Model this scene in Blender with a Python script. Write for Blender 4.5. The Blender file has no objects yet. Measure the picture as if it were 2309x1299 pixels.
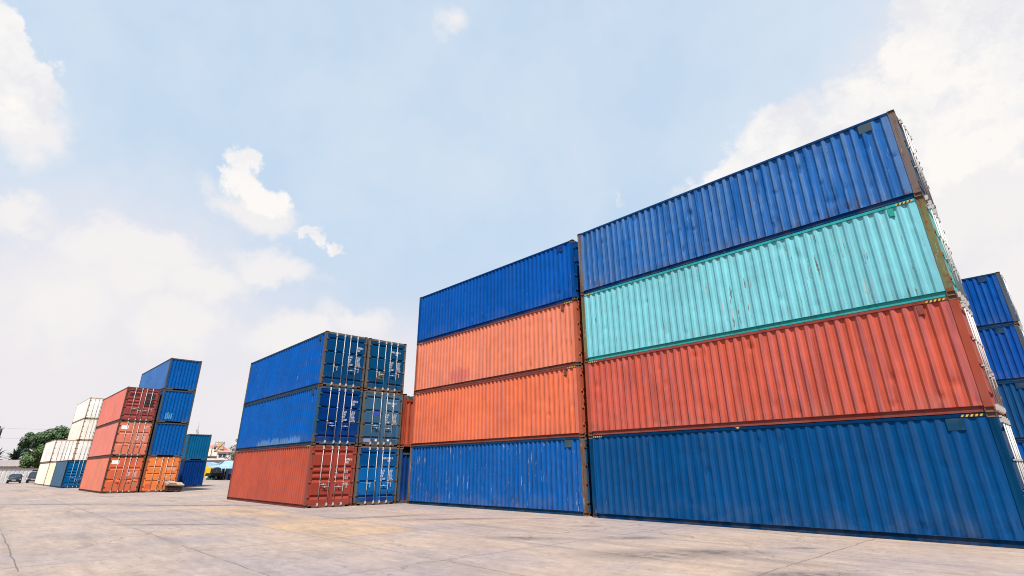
import bpy, bmesh, math, random
from mathutils import Vector, Matrix, noise as mnoise

SC = bpy.context.scene
COL = SC.collection
PI = math.pi
L40, WID, HC = 12.192, 2.438, 2.896
ALB = .63      # common factor that ties the paint values to the exposure

# ------------------------------------------------------------------ helpers
class MB:
    """collects boxes, bars and tubes; build() links them as ONE mesh object"""
    def __init__(s):
        s.v = []; s.f = []; s.m = []; s.smooth = []
    def face(s, idx, mi=0, sm=False):
        s.f.append(idx); s.m.append(mi); s.smooth.append(sm)
    def quad(s, a, b, c, d, mi=0):
        n = len(s.v); s.v += [a, b, c, d]; s.face((n, n+1, n+2, n+3), mi)
    def poly(s, pts, mi=0):
        n = len(s.v); s.v += list(pts); s.face(tuple(range(n, n+len(pts))), mi)
    def box(s, x0, x1, y0, y1, z0, z1, mi=0):
        n = len(s.v)
        s.v += [(x0,y0,z0),(x1,y0,z0),(x1,y1,z0),(x0,y1,z0),(x0,y0,z1),(x1,y0,z1),(x1,y1,z1),(x0,y1,z1)]
        for q in ((0,3,2,1),(4,5,6,7),(0,1,5,4),(1,2,6,5),(2,3,7,6),(3,0,4,7)):
            s.face(tuple(n+i for i in q), mi)
    def tube(s, p, q, r0, r1=None, n=8, mi=0, cap=True):
        r1 = r0 if r1 is None else r1
        p = Vector(p); q = Vector(q); d = (q-p).normalized()
        a = d.orthogonal().normalized(); b = d.cross(a)
        k = len(s.v)
        for c, r in ((p, r0), (q, r1)):
            for i in range(n):
                t = 2*PI*i/n
                s.v.append(tuple(c + a*(r*math.cos(t)) + b*(r*math.sin(t))))
        for i in range(n):
            j = (i+1) % n
            s.face((k+i, k+j, k+n+j, k+n+i), mi, True)
        if cap:
            s.face(tuple(k+i for i in reversed(range(n))), mi); s.face(tuple(k+n+i for i in range(n)), mi)
    def mesh(s, name):
        me = bpy.data.meshes.new(name)
        me.from_pydata([tuple(v) for v in s.v], [], s.f)
        me.polygons.foreach_set('material_index', s.m)
        me.polygons.foreach_set('use_smooth', s.smooth)
        me.update()
        return me
    def build(s, name, mats, parent=None, loc=(0,0,0), rot=(0,0,0)):
        return place(name, s.mesh(name), mats, parent, loc, rot)

def place(name, me, mats, parent=None, loc=(0,0,0), rot=(0,0,0)):
    """links an object on (possibly shared) mesh data with materials of its own"""
    if not isinstance(mats, (list, tuple)): mats = [mats]
    o = bpy.data.objects.new(name, me); COL.objects.link(o)
    while len(me.materials) < len(mats): me.materials.append(mats[len(me.materials)])
    for i, m in enumerate(mats):
        o.material_slots[i].link = 'OBJECT'; o.material_slots[i].material = m
    o.location = loc; o.rotation_euler = rot
    if parent: o.parent = parent
    return o

def tag(o, label=None, cat=None, group=None, kind=None):
    if label: o['label'] = label
    if cat: o['category'] = cat
    if group: o['group'] = group
    if kind: o['kind'] = kind
    return o

def thing(name, label, cat, loc=(0,0,0), rz=0, group=None):
    o = bpy.data.objects.new(name, None); COL.objects.link(o)
    o.empty_display_size = .3
    o.location = loc; o.rotation_euler = (0,0,rz)
    return tag(o, label, cat, group)

# ------------------------------------------------------------------ node helpers
class NT:
    def __init__(s, tree): s.t = tree
    def n(s, typ, **kw):
        nd = s.t.nodes.new(typ)
        for k, v in kw.items(): setattr(nd, k, v)
        return nd
    def set(s, sock, v):
        if v is None: return
        if hasattr(v, 'is_linked') or isinstance(v, bpy.types.NodeSocket): s.t.links.new(v, sock)
        else: sock.default_value = v
    def math(s, op, a, b=None, c=None, clamp=False):
        nd = s.n('ShaderNodeMath', operation=op, use_clamp=clamp)
        for i, x in enumerate((a, b, c)): s.set(nd.inputs[i], x)
        return nd.outputs[0]
    def vmath(s, op, a, b=None, out=0):
        nd = s.n('ShaderNodeVectorMath', operation=op)
        s.set(nd.inputs[0], a)
        if b is not None: s.set(nd.inputs[1], b)
        return nd.outputs[out]
    def sstep(s, x, a, b):
        nd = s.n('ShaderNodeMapRange', interpolation_type='SMOOTHSTEP')
        s.set(nd.inputs['Value'], x); s.set(nd.inputs['From Min'], a); s.set(nd.inputs['From Max'], b)
        return nd.outputs['Result']
    def mix(s, f, a, b, typ='MIX'):
        nd = s.n('ShaderNodeMix', data_type='RGBA', blend_type=typ)
        s.set(nd.inputs[0], f); s.set(nd.inputs[6], a); s.set(nd.inputs[7], b)
        return nd.outputs[2]
    def noise(s, vec, scale, detail=4, rough=.55, out=0, dist=0):
        nd = s.n('ShaderNodeTexNoise')
        s.set(nd.inputs['Vector'], vec); s.set(nd.inputs['Scale'], scale)
        s.set(nd.inputs['Detail'], detail); s.set(nd.inputs['Roughness'], rough); s.set(nd.inputs['Distortion'], dist)
        return nd.outputs[out]
    def sep(s, v):
        nd = s.n('ShaderNodeSeparateXYZ'); s.set(nd.inputs[0], v); return nd.outputs
    def comb(s, x, y, z):
        nd = s.n('ShaderNodeCombineXYZ')
        for i, q in enumerate((x, y, z)): s.set(nd.inputs[i], q)
        return nd.outputs[0]

def c4(c): return (c[0], c[1], c[2], 1.0)

def paint_group():
    g = bpy.data.node_groups.new('weathered_paint', 'ShaderNodeTree')
    I = g.interface
    for nm, typ, d in (('Color','NodeSocketColor',(.5,.5,.5,1)),('Seed','NodeSocketFloat',0.),('Rust','NodeSocketFloat',.2),
                       ('Fade','NodeSocketFloat',.2),('Streak','NodeSocketFloat',.3),('Chip','NodeSocketFloat',.2),
                       ('Rough','NodeSocketFloat',.5),('RustColor','NodeSocketColor',(.13,.055,.028,1))):
        sk = I.new_socket(nm, in_out='INPUT', socket_type=typ); sk.default_value = d
    I.new_socket('Shader', in_out='OUTPUT', socket_type='NodeSocketShader')
    N = NT(g)
    gi = N.n('NodeGroupInput'); go = N.n('NodeGroupOutput'); S = gi.outputs
    co = N.n('ShaderNodeTexCoord').outputs['Object']
    x, y, z = N.sep(co)
    sv = N.comb(S['Seed'], N.math('MULTIPLY', S['Seed'], 1.7), N.math('MULTIPLY', S['Seed'], .6))
    p = N.vmath('ADD', co, sv)
    ps = N.vmath('MULTIPLY', p, (6.5, 6.5, .32))
    pc = N.vmath('MULTIPLY', p, (13., 13., 1.1))
    n1 = N.noise(p, .55, 4)
    n2 = N.noise(ps, 1.0, 5, .6)
    n3 = N.noise(p, 7.0, 8, .68)
    n4 = N.noise(pc, 1.0, 6, .7)
    n5 = N.noise(p, 1.6, 5, .6)
    low = N.math('SUBTRACT', 1.0, N.sstep(z, .1, .9))
    crest = N.math('SUBTRACT', 1.0, N.sstep(y, .021, .036))
    # tone
    tone = N.math('MULTIPLY_ADD', N.math('SUBTRACT', n1, .5), .55, 1.0)
    tone = N.math('MULTIPLY_ADD', N.math('SUBTRACT', n5, .5), .35, tone)
    col = N.mix(1.0, S['Color'], N.comb(tone, tone, tone), 'MULTIPLY')
    # sun-bleached paint on the crests of the corrugation
    fd = N.mix(.30, S['Color'], (.22, .36, .58, 1))
    f = N.math('MULTIPLY', N.math('MULTIPLY', S['Fade'], N.math('MULTIPLY_ADD', crest, .75, .25)), N.sstep(n2, .32, .66))
    col = N.mix(f, col, fd)
    # rain streaks and grime
    st = N.math('MULTIPLY', S['Streak'], N.sstep(n2, .50, .64))
    col = N.mix(st, col, N.mix(1.0, col, (.50, .47, .45, 1), 'MULTIPLY'))
    gr = N.math('MULTIPLY', N.math('MULTIPLY', S['Streak'], low), N.sstep(n5, .40, .66))
    col = N.mix(N.math('MULTIPLY', gr, .6), col, (.085, .08, .075, 1))
    # chips down to primer
    ch = N.math('MULTIPLY', S['Chip'], N.sstep(n4, N.math('MULTIPLY_ADD', S['Chip'], -.075, .675), N.math('MULTIPLY_ADD', S['Chip'], -.075, .70)))
    col = N.mix(ch, col, N.mix(N.sstep(n5, .42, .56), (.25, .235, .22, 1), S['RustColor']))
    # rust
    r = N.math('ADD', N.math('MULTIPLY', n3, .62), N.math('MULTIPLY', n2, .38))
    r = N.math('MULTIPLY_ADD', low, .085, r)
    thr = N.math('MULTIPLY_ADD', S['Rust'], -.33, .76)
    rm = N.sstep(r, thr, N.math('ADD', thr, .06))
    rc = N.mix(N.sstep(n3, .4, .65), S['RustColor'], N.mix(1.0, S['RustColor'], (1.5, 1.4, 1.3, 1), 'MULTIPLY'))
    col = N.mix(rm, col, rc)
    b = N.n('ShaderNodeBsdfPrincipled')
    N.set(b.inputs['Base Color'], col)
    N.set(b.inputs['Roughness'], N.math('ADD', S['Rough'], N.math('MULTIPLY_ADD', rm, .3, N.math('MULTIPLY', N.math('SUBTRACT', n5, .5), .35)), clamp=True))
    b.inputs['Specular IOR Level'].default_value = .025
    bp = N.n('ShaderNodeBump'); bp.inputs['Strength'].default_value = .25; bp.inputs['Distance'].default_value = .012
    N.set(bp.inputs['Height'], N.math('ADD', N.math('MULTIPLY', n3, .35), N.math('MULTIPLY', n5, .9)))
    N.set(b.inputs['Normal'], bp.outputs[0])
    N.set(go.inputs[0], b.outputs[0])
    return g
PAINT = paint_group()
_cnt = [0]
def paint(name, col, rust=.2, fade=.2, streak=.35, chip=.25, rough=.5, rustcol=(.105,.055,.035), seed=None):
    m = bpy.data.materials.new(name); m.use_nodes = True
    nt = m.node_tree; nt.nodes.clear()
    g = nt.nodes.new('ShaderNodeGroup'); g.node_tree = PAINT
    _cnt[0] += 1
    g.inputs['Color'].default_value = c4([q*ALB for q in col]); g.inputs['Seed'].default_value = (seed if seed is not None else _cnt[0]*7.31)
    for k, v in (('Rust',rust),('Fade',fade),('Streak',streak),('Chip',chip),('Rough',rough)): g.inputs[k].default_value = v
    g.inputs['RustColor'].default_value = c4([q*ALB for q in rustcol])
    o = nt.nodes.new('ShaderNodeOutputMaterial'); nt.links.new(g.outputs[0], o.inputs[0])
    return m

def plain(name, col, rough=.6, var=.25, scale=3., metal=0., spec=.35, bump=0., island=0.):
    m = bpy.data.materials.new(name); m.use_nodes = True
    nt = m.node_tree; N = NT(nt); b = nt.nodes['Principled BSDF']
    co = N.n('ShaderNodeTexCoord').outputs['Object']
    n = N.noise(co, scale, 5, .6)
    k = N.math('MULTIPLY_ADD', N.math('SUBTRACT', n, .5), var*3, 1.0)
    if island:
        gm = N.n('ShaderNodeNewGeometry')
        k = N.math('MULTIPLY', k, N.math('MULTIPLY_ADD', gm.outputs['Random Per Island'], island, 1-island*.5))
    N.set(b.inputs['Base Color'], N.mix(1.0, c4([q*ALB for q in col]), N.comb(k, k, k), 'MULTIPLY'))
    b.inputs['Roughness'].default_value = rough; b.inputs['Metallic'].default_value = metal
    b.inputs['Specular IOR Level'].default_value = spec
    if bump:
        bp = N.n('ShaderNodeBump'); bp.inputs['Strength'].default_value = bump
        N.set(bp.inputs['Height'], n); N.set(b.inputs['Normal'], bp.outputs[0])
    return m

M = dict(
    galv=plain('galvanised_steel', (.54,.52,.51), .5, .2, 6, .1),
    rubber=plain('dark_rubber', (.012,.012,.013), .7),
    inside=plain('dark_underside', (.03,.028,.026), .9),
    yellow=plain('hazard_yellow', (.60,.40,.05), .6, .5, 9), black=plain('hazard_black', (.015,.015,.015), .6),
    letter=plain('white_lettering', (.72,.74,.76), .6, .15, 9),
    sticker=plain('white_sticker', (.82,.80,.76), .6, .08),
    casting=paint('casting_rusty', (.135,.085,.065), .6, 0, .4, .2, .75, (.11,.06,.04)),
)
# ------------------------------------------------------------------ container meshes (shared between copies)
_mesh = {}
def cached(key, fn):
    if key not in _mesh: _mesh[key] = fn()
    return _mesh[key]

def side_mesh(L, h, seed=None, dents=0, amp=.004, pitch=.278, depth=.041):
    rnd = random.Random(seed if seed is not None else 1)
    x0, x1, z0, z1 = .165, L-.165, .158, h-.07
    n = max(2, round((x1-x0-.22)/pitch)); p = (x1-x0-.22)/n
    brk = [(x0, 0.), (x0+.11, 0.)]
    for i in range(n):
        a = x0+.11+i*p
        if i: brk.append((a, 0.))
        brk += [(a+p*.215, depth), (a+p*.5, depth), (a+p*.715, 0.)]
    brk += [(x1-.11, 0.), (x1, 0.)]
    rows = 34 if seed is not None else 2
    cols = 3 if seed is not None else 2
    D = []
    for k in range(dents):
        zz = z0 + (z1-z0)*(rnd.random()**1.6)
        D.append((rnd.uniform(x0, x1), zz, rnd.uniform(.04,.16), rnd.uniform(.04,.22), rnd.choice((-.35,.5,1,1))*rnd.uniform(.008,.034)))
    def off(x, z):
        if seed is None: return 0.
        e = min(1., (z-z0)/.12, (z1-z)/.12); e = max(0., e)
        d = amp*2.2*mnoise.noise((x*.55+seed*3.1, z*.8, seed)) + amp*1.6*mnoise.noise((x*2.3, z*2.9+seed, seed*1.7)) + amp*.5*mnoise.noise((x*7, z*6+seed, seed*2.7))
        for (dx, dz, rx, rz, q) in D:
            u = (x-dx)/rx
            if abs(u) < 2.2:
                w = (z-dz)/rz
                if abs(w) < 2.2: d += q*math.exp(-(u*u+w*w)*1.6)
        return d*e
    B = MB()
    for (xa, ya), (xb, yb) in zip(brk[:-1], brk[1:]):
        if xb-xa < 1e-4: continue
        k = len(B.v)
        for r in range(rows):
            z = z0+(z1-z0)*r/(rows-1)
            for c in range(cols):
                t = c/(cols-1); x = xa+(xb-xa)*t
                wob = 0 if seed is None else amp*1.2*mnoise.noise((x*3, z*1.7, seed+9))*min(1, (z-z0)*8, (z1-z)*8)
                B.v.append((x+wob, .018+ya+(yb-ya)*t+off(x, z), z))
        for r in range(rows-1):
            for c in range(cols-1):
                i = k+r*cols+c
                B.face((i, i+1, i+cols+1, i+cols), 0, True)
    return B.mesh('side_panel')

def endwall_mesh(h, low=0.):
    """vertically corrugated front wall in the plane x = 0, facing +x"""
    B = MB(); y0, y1 = .11, WID-.11; z0, z1 = .16, h-.10-low
    n = 8; p = (y1-y0-.16)/n; d = .045
    brk = [(y0, 0.), (y0+.08, 0.)]
    for i in range(n):
        a = y0+.08+i*p
        if i: brk.append((a, 0.))
        brk += [(a+p*.20, -d), (a+p*.50, -d), (a+p*.70, 0.)]
    brk += [(y1-.08, 0.), (y1, 0.)]
    for (ya, da), (yb, db) in zip(brk[:-1], brk[1:]):
        if yb-ya < 1e-4: continue
        B.quad((-.03+da, ya, z0), (-.03+db, yb, z0), (-.03+db, yb, z1), (-.03+da, ya, z1))
    return B.mesh('end_wall')

def casting_mesh():
    bm = bmesh.new(); bmesh.ops.create_cube(bm, size=1)
    bmesh.ops.scale(bm, vec=(.178,.162,.118), verts=bm.verts)
    for f in list(bm.faces):
        r = bmesh.ops.inset_region(bm, faces=[f], thickness=.036)
        c = f.calc_center_median(); n = f.normal.copy()
        bmesh.ops.translate(bm, verts=list(f.verts), vec=-n*.03)
    me = bpy.data.meshes.new('corner_casting'); bm.to_mesh(me); bm.free()
    return me

PK = {  # pockets of a door leaf: (top, bottom) as a share of the leaf height from its top, kind
    1: [(.065,.115,1),(.335,.385,1),(.60,.65,1),(.875,.925,1)],
    2: [(.05,.135,2),(.325,.41,2),(.435,.52,2),(.545,.63,2),(.84,.925,2)],
    3: [(.285,.365,2),(.63,.71,2)],
    4: [(.25,.305,1),(.47,.525,1),(.69,.745,1)],
    5: [],
}
def leaf_mesh(h, style, right):
    """door leaf; origin at its hinge line on the floor, front face at x = -.016; the left leaf runs +y, the right leaf -y"""
    B = MB(); wl = WID/2-.11; z0, z1 = .165, h-.125
    s = -1 if right else 1
    X = -.016; T = .045
    def q(pts):
        if right: pts = pts[::-1]
        B.quad(*[(x, s*y, z) for x, y, z in pts])
    H = z1-z0; a, b = .10, wl-.13
    zc = z1
    for (t, u, k) in PK[style]:
        zt, zb = z1-t*H, z1-u*H
        q([(X,0.01,zt),(X,wl,zt),(X,wl,zc),(X,0.01,zc)])
        q([(X,0.01,zb),(X,a,zb),(X,a,zt),(X,0.01,zt)]); q([(X,b,zb),(X,wl,zb),(X,wl,zt),(X,b,zt)])
        d = .045; hh = zt-zb
        za, zd = (zt-hh*.42, zb+hh*.46) if k == 2 else (zt-.025, zb+.035)
        q([(X-d,a,za),(X-d,b,za),(X,b,zt),(X,a,zt)])
        q([(X-d,a,zd),(X-d,b,zd),(X-d,b,za),(X-d,a,za)])
        q([(X,a,zb),(X,b,zb),(X-d,b,zd),(X-d,a,zd)])
        n = len(B.v)
        for yy, fl in ((a, 0), (b, 1)):
            pts = [(X,s*yy,zt),(X-d,s*yy,za),(X-d,s*yy,zd),(X,s*yy,zb)]
            B.poly(pts if (fl ^ right) else pts[::-1])
        zc = zb
    q([(X,0.01,z0),(X,wl,z0),(X,wl,zc),(X,0.01,zc)])
    for y in (0.01, wl):
        B.quad((X,s*y,z0),(X,s*y,z1),(X-T-.02,s*y,z1),(X-T-.02,s*y,z0))
    q([(X,0.01,z1),(X,wl,z1),(X-T,wl,z1),(X-T,0.01,z1)])
    q([(X-T,0.01,z0),(X-T,wl,z0),(X,wl,z0),(X,0.01,z0)])
    q([(X-T-.02,0.01,z1),(X-T-.02,wl,z1),(X-T-.02,wl,z0),(X-T-.02,0.01,z0)])
    if style == 5:       # flush insulated door: seam strips
        for f in (.28, .62):
            y = s*wl*f; B.box(X, X+.012, min(y-.012,y+.012), max(y-.012,y+.012), z0+.05, z1-.05)
    return B.mesh('door')

def rod_mesh(h):
    B = MB(); x = .03
    B.tube((x,0,.075), (x,0,h-.05), .0165, n=6)
    for z in (.15, h-.16):
        B.box(-.014, x+.030, -.030, .030, z-.055, z+.055)
    for f in (.36, .62):
        z = h-.125-f*(h-.29); B.box(-.014, x+.024, -.036, .036, z-.018, z+.018)
    for z in (.085, h-.075):
        B.box(-.016, x+.014, -.04, .024, z-.022, z+.022)
    return B.mesh('locking_bar')

def handle_mesh(kind):
    B = MB(); x = .055
    if kind == 0:
        B.box(x-.006, x+.006, 0, .34, -.010, .010); B.box(x-.04, x+.018, .17, .21, -.025, .035); pass
    else:
        B.box(x-.006, x+.010, -.02, .012, -.32, .05); B.box(x-.03, x+.014, -.032, .032, -.02, .04)
        B.box(-.005, .004, .012, .19, -.03, -.012); B.box(-.014, .012, .19, .215, -.20, .04)
    return B.mesh('handle')

def hinge_mesh():
    B = MB()
    B.box(-.05, .012, -.055, .085, -.035, .035); B.tube((.004,-.03,-.055), (.004,-.03,.055), .022, n=6)
    return B.mesh('hinge')

def text_mesh(s, size, sx=.62, sp=1.0):
    cu = bpy.data.curves.new('t', 'FONT'); cu.body = s; cu.size = size; cu.space_line = sp; cu.resolution_u = 2; cu.offset = size*.018
    o = bpy.data.objects.new('t', cu); COL.objects.link(o)
    bpy.context.view_layer.update()
    dg = bpy.context.evaluated_depsgraph_get()
    me = bpy.data.meshes.new_from_object(o.evaluated_get(dg))
    bpy.data.objects.remove(o); bpy.data.curves.remove(cu)
    for v in me.vertices:      # lie in the plane x = 0, read along +y seen from +x
        v.co = Vector((0, v.co.x*sx, v.co.y))
    me.update()
    return me

def stripe_mesh():
    B = MB(); n = 9; w = .045
    for i in range(n):
        x = i*w
        B.quad((x,0,0),(x+w,0,0),(x+w+.03,0,.052),(x+.03,0,.052), i % 2)
    for f in range(len(B.v)): pass
    return B.mesh('hazard_stripe')

GROUP = 'shipping containers stacked in the yard'
VISUAL = {'casting': None}

def container(label, x, y, z, yaw, P, L=L40, h=HC, end='door', style=1, left=None, text=None, seed=None, dents=0, amp=.004,
              stripes=False, vent=0, name='shipping_container', handles=(0,1,0,1), ajar=(0,0), side='corr', cast=None,
              low=0., depth=.041):
    """P: panel, frame, rail, door paints. (x, y) is the front right bottom corner of the container"""
    ca, sa = math.cos(yaw), math.sin(yaw)
    t = thing(name, label, 'container', (x-ca*L, y-sa*L, z), yaw, GROUP)
    pan, frm, rail, dr = P['panel'], P['frame'], P['rail'], P['door']
    cast = cast or M['casting']
    # sides
    if side == 'corr':
        sm = side_mesh(L, h, seed, dents, amp, .278, depth) if seed is not None else cached(('side',L,h), lambda: side_mesh(L,h,depth=.036))
        bk = cached(('side',L,h), lambda: side_mesh(L,h,depth=.036))
    else:
        def flat():
            B = MB(); B.box(.165, L-.165, .012, .03, .158, h-.07)
            k = int(L/1.1)
            for i in range(1, k): B.box(i*L/k-.02, i*L/k+.02, .004, .0119, .17, h-.09)
            return B.mesh('side_panel')
        sm = bk = cached(('flat',L,h), flat)
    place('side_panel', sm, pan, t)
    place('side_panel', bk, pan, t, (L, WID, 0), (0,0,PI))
    def top_rail():
        B = MB(); B.box(.178, L-.178, .006, .062, h-.088, h-.012); return B.mesh('top_rail')
    def bot_rail():
        B = MB(); B.box(.178, L-.178, .044, .052, .016, .150); B.box(.178, L-.178, .010, .052, .150, .159); B.box(.178, L-.178, .022, .052, .008, .0159); return B.mesh('bottom_rail')
    tr = cached(('tr',L,h), top_rail); br = cached(('br',L,h), bot_rail)
    for me, nm in ((tr,'top_rail'),(br,'bottom_rail')):
        place(nm, me, rail, t); place(nm, me, rail, t, (L, WID, 0), (0,0,PI))
    # posts and castings
    def post():
        B = MB(); B.box(0, .166, 0, .012, .118, h-.118); B.box(0, .012, .012, .105, .118, h-.118); B.box(.012, .16, .012, .06, .118, h-.118)
        for zz in (.42, .95, 1.5, 2.05, 2.5):
            B.box(.004, .03, -.006, -.0001, zz-.035, zz+.035, 0)
        return B.mesh('corner_post')
    pm = cached(('post',h), post)
    def post2():
        B = MB(); B.box(-.166, 0, 0, .012, .118, h-.118); B.box(-.012, 0, .012, .105, .118, h-.118); B.box(-.16, -.012, .012, .06, .118, h-.118)
        return B.mesh('corner_post')
    pm2 = cached(('post2',h), post2)
    place('corner_post', pm, frm, t); place('corner_post', pm, frm, t, (L,WID,0), (0,0,PI))
    place('corner_post', pm2, frm, t, (L,0,0)); place('corner_post', pm2, frm, t, (0,WID,0), (0,0,PI))
    cm = cached('cast', casting_mesh)
    for cx in (.085, L-.085):
        for cy in (.077, WID-.077):
            for cz in (.059, h-.059): place('corner_casting', cm, cast, t, (cx,cy,cz))
    # roof and floor
    def roof():
        B = MB(); B.box(.06, L-.06, .063, WID-.063, h-.05-low, h-.028-low); return B.mesh('roof')
    def floor():
        B = MB(); B.box(.05, L-.05, .08, WID-.08, .125, .148)
        n = int(L/.45)
        for i in range(1, n): B.box(i*L/n-.02, i*L/n+.02, .08, WID-.08, .02, .125)
        return B.mesh('floor')
    place('roof', cached(('roof',L,h,low), roof), rail, t); place('floor', cached(('floor',L), floor), M['inside'], t)
    # blind end (x = 0) and seen end (x = L)
    ew = cached(('ew',h,0), lambda: endwall_mesh(h))
    def sill_wall():
        B = MB(); B.box(-.1,-.012,.163,.62,.02,.158); B.box(-.1,-.012,WID-.62,WID-.163,.02,.158); B.box(-.1,-.020,.62,WID-.62,.135,.158); return B.mesh('end_sill')
    def head():
        B = MB(); B.box(-.1,-.010,.163,WID-.163,h-.12-low,h-.014-low); return B.mesh('end_header')
    sw = cached(('sw',h), sill_wall); hd = cached(('hd',h,low), head)
    place('end_wall', ew, pan, t, (0,WID,0), (0,0,PI))
    place('end_header', cached(('hd',h,0.), head) if not low else hd, frm, t, (0,WID,0), (0,0,PI)); place('end_sill', sw, frm, t, (0,WID,0), (0,0,PI))
    place('end_header', hd, frm, t, (L,0,0))
    if end == 'wall':
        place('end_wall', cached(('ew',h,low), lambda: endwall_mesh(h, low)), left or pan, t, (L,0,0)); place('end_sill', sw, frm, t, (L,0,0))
        if low:
            def tarp():
                B = MB(); k = 24
                for i in range(k):
                    a, b = WID*i/k, WID*(i+1)/k
                    fa = .03*math.sin(i*1.7); fb = .03*math.sin((i+1)*1.7)
                    B.quad((-.15,a,h-.33+fa),(-.15,b,h-.33+fb),(-.35,b,h-.06+fb),(-.35,a,h-.06+fa))
                    B.quad((-.35,a,h-.06+fa),(-.35,b,h-.06+fb),(-2.5,b,h-.03+fb),(-2.5,a,h-.03+fa))
                return B.mesh('tarpaulin')
            place('tarpaulin', cached(('tarp',h), tarp), M['rubber'], t, (L,0,0))
    else:
        def sill():
            B = MB(); B.box(-.1,-.010,.163,WID-.163,.085,.158); B.box(-.1,-.012,.36,WID-.36,.02,.085); return B.mesh('door_sill')
        place('door_sill', cached('sill', sill), frm, t, (L,0,0))
        def gasket():
            B = MB(); B.box(-.2,-.09,.06,WID-.06,.15,h-.12); return B.mesh('door_gasket')
        place('door_gasket', cached(('gk',h), gasket), M['rubber'], t, (L,0,0))
        rm = cached(('rod',h), lambda: rod_mesh(h)); hm = cached('hinge', hinge_mesh)
        wl = WID/2-.11
        k = 0
        for right in (False, True):
            s = -1 if right else 1
            hy = WID-.105 if right else .105
            leaf = place('door', cached(('leaf',h,style,right), lambda: leaf_mesh(h, style, right)), dr, t, (L,hy,0), (0,0,s*-ajar[1 if right else 0]))
            for f in ((.56,.13) if not right else (.86,.46)) if False else (((.46,.88)) if not right else ((.82,.44))):
                yy = s*wl*f
                place('locking_bar', rm, M['galv'], leaf, (0,yy,0))
                hk = handles[k]; zz = 1.05-(.12 if k in (1,2) else 0)
                if hk is not None:
                    fl = (k == 1)
                    place('handle', cached(('hand',hk), lambda: handle_mesh(hk)), M['galv'], leaf, (0,yy,zz), (PI,0,0) if fl and hk == 0 else (0,0,0))
                k += 1
            for f in (.10,.36,.62,.88):
                z2 = h-.125-f*(h-.29); place('hinge', hm, frm, leaf, (0,0,z2), (PI,0,0) if right else (0,0,0))
            if right and text:
                H = h-.29
                for (body, fy, fz, size, sx, sp) in text:
                    tm = cached(('txt',body,size,sx,sp), lambda: text_mesh(body, size, sx, sp))
                    place('lettering', tm, M['letter'], leaf, (-.012, -wl+wl*fy, h-.125-fz*H))
    if vent:
        def vm():
            B = MB()
            if vent == 1: B.box(-.18,.18,.010,.05,-.14,.14)
            else: B.box(-.07,.07,.006,.05,-.13,.13); B.box(-.045,.045,-.004,.006,-.11,-.01)
            return B.mesh('vent')
        vmat = P.get('vent', rail)
        for vx in (L-.80,): place('vent', cached(('vent',vent), vm), vmat, t, (vx,0,h-.245))
    if stripes:
        sm2 = cached('stripe', stripe_mesh)
        place('hazard_stripe', sm2, [M['yellow'], M['black']], t, (L-.66,.003,h-.084))
        place('hazard_stripe', sm2, [M['yellow'], M['black']], t, (.2,.003,h-.084))
    return t

def num(a): return [(a, .58, .235, .150, .60, .95)]
WT_L = 'M.G.W.\nTARE\nNET\nCU.CAP.'
WT_R = '30.480 KG\n67.200 LB\n3.900 KG\n8.600 LB\n26.580 KG\n58.600 LB\n76.3 CU.M\n2.694 CU.FT'
def block(): return [(WT_L, .16, .445, .135, .60, 1.0), (WT_R, .56, .43, .075, .85, .93)]
# ------------------------------------------------------------------ the stacks
def pal(nm, panel, frame=None, door=None, rail=None, rust=.25, fade=.3, streak=.35, chip=.25, frust=.5, vent=None, rustcol=(.105,.055,.035), dfade=.04):
    frame = frame or tuple(c*.8 for c in panel)
    rail = rail or tuple(c*.75 for c in panel)
    d = dict(panel=paint(nm+'_side', panel, rust, fade, streak, chip),
             frame=paint(nm+'_frame', frame, frust, 0., .5, chip*1.2, .6, rustcol),
             rail=paint(nm+'_rail', rail, rust*.6, 0., .4, chip*.6, .55),
             door=paint(nm+'_door', door or panel, rust*.6, dfade, streak*.8, chip*.2, .45))
    if vent: d['vent'] = paint(nm+'_vent', vent, .1, 0, .3, .2, .6)
    return d

H = HC
# the tall stack nearest the camera
bigA = 'of the tall right stack'
container('faded blue container with scuffed ribs and rusty post, topmost '+bigA, L40, 0, 3*H, 0,
  pal('faded_blue', (.010,.098,.34), (.16,.13,.125), (.03,.07,.13), (.004,.045,.16), .42, 1.0, .5, .55, .64, (.06,.10,.13)), seed=1.3, dents=90, amp=.0055, vent=1, handles=(None,None,None,None))
container('turquoise container with rust streaks and mossy green corner post '+bigA, L40, .012, 2*H, 0,
  pal('turquoise', (.175,.52,.58), (.16,.165,.08), (.12,.42,.42), (.03,.36,.36), .24, .55, .22, .85, .72, (.02,.32,.27), (.15,.06,.03)), depth=.036, seed=2.3, dents=26, amp=.004, vent=2, stripes=True)
container('brick red container with bent ribs under the turquoise one '+bigA, L40, -.008, H, 0,
  pal('brick_red', (.52,.092,.053), (.34,.072,.045), (.40,.08,.06), (.27,.055,.045), .20, .35, .55, .2, .45), seed=3.3, dents=60, amp=.0035, vent=2, stripes=True)
container('dark blue container standing on the concrete, bottom '+bigA, L40, 0, 0, 0,
  pal('deep_blue', (.0005,.060,.205), (.002,.045,.125), (.002,.04,.12), (.0005,.033,.105), .05, .16, .30, .15, .40, (.012,.06,.13)), seed=4.3, dents=30, amp=.004, depth=.023, vent=1, stripes=True)

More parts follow.
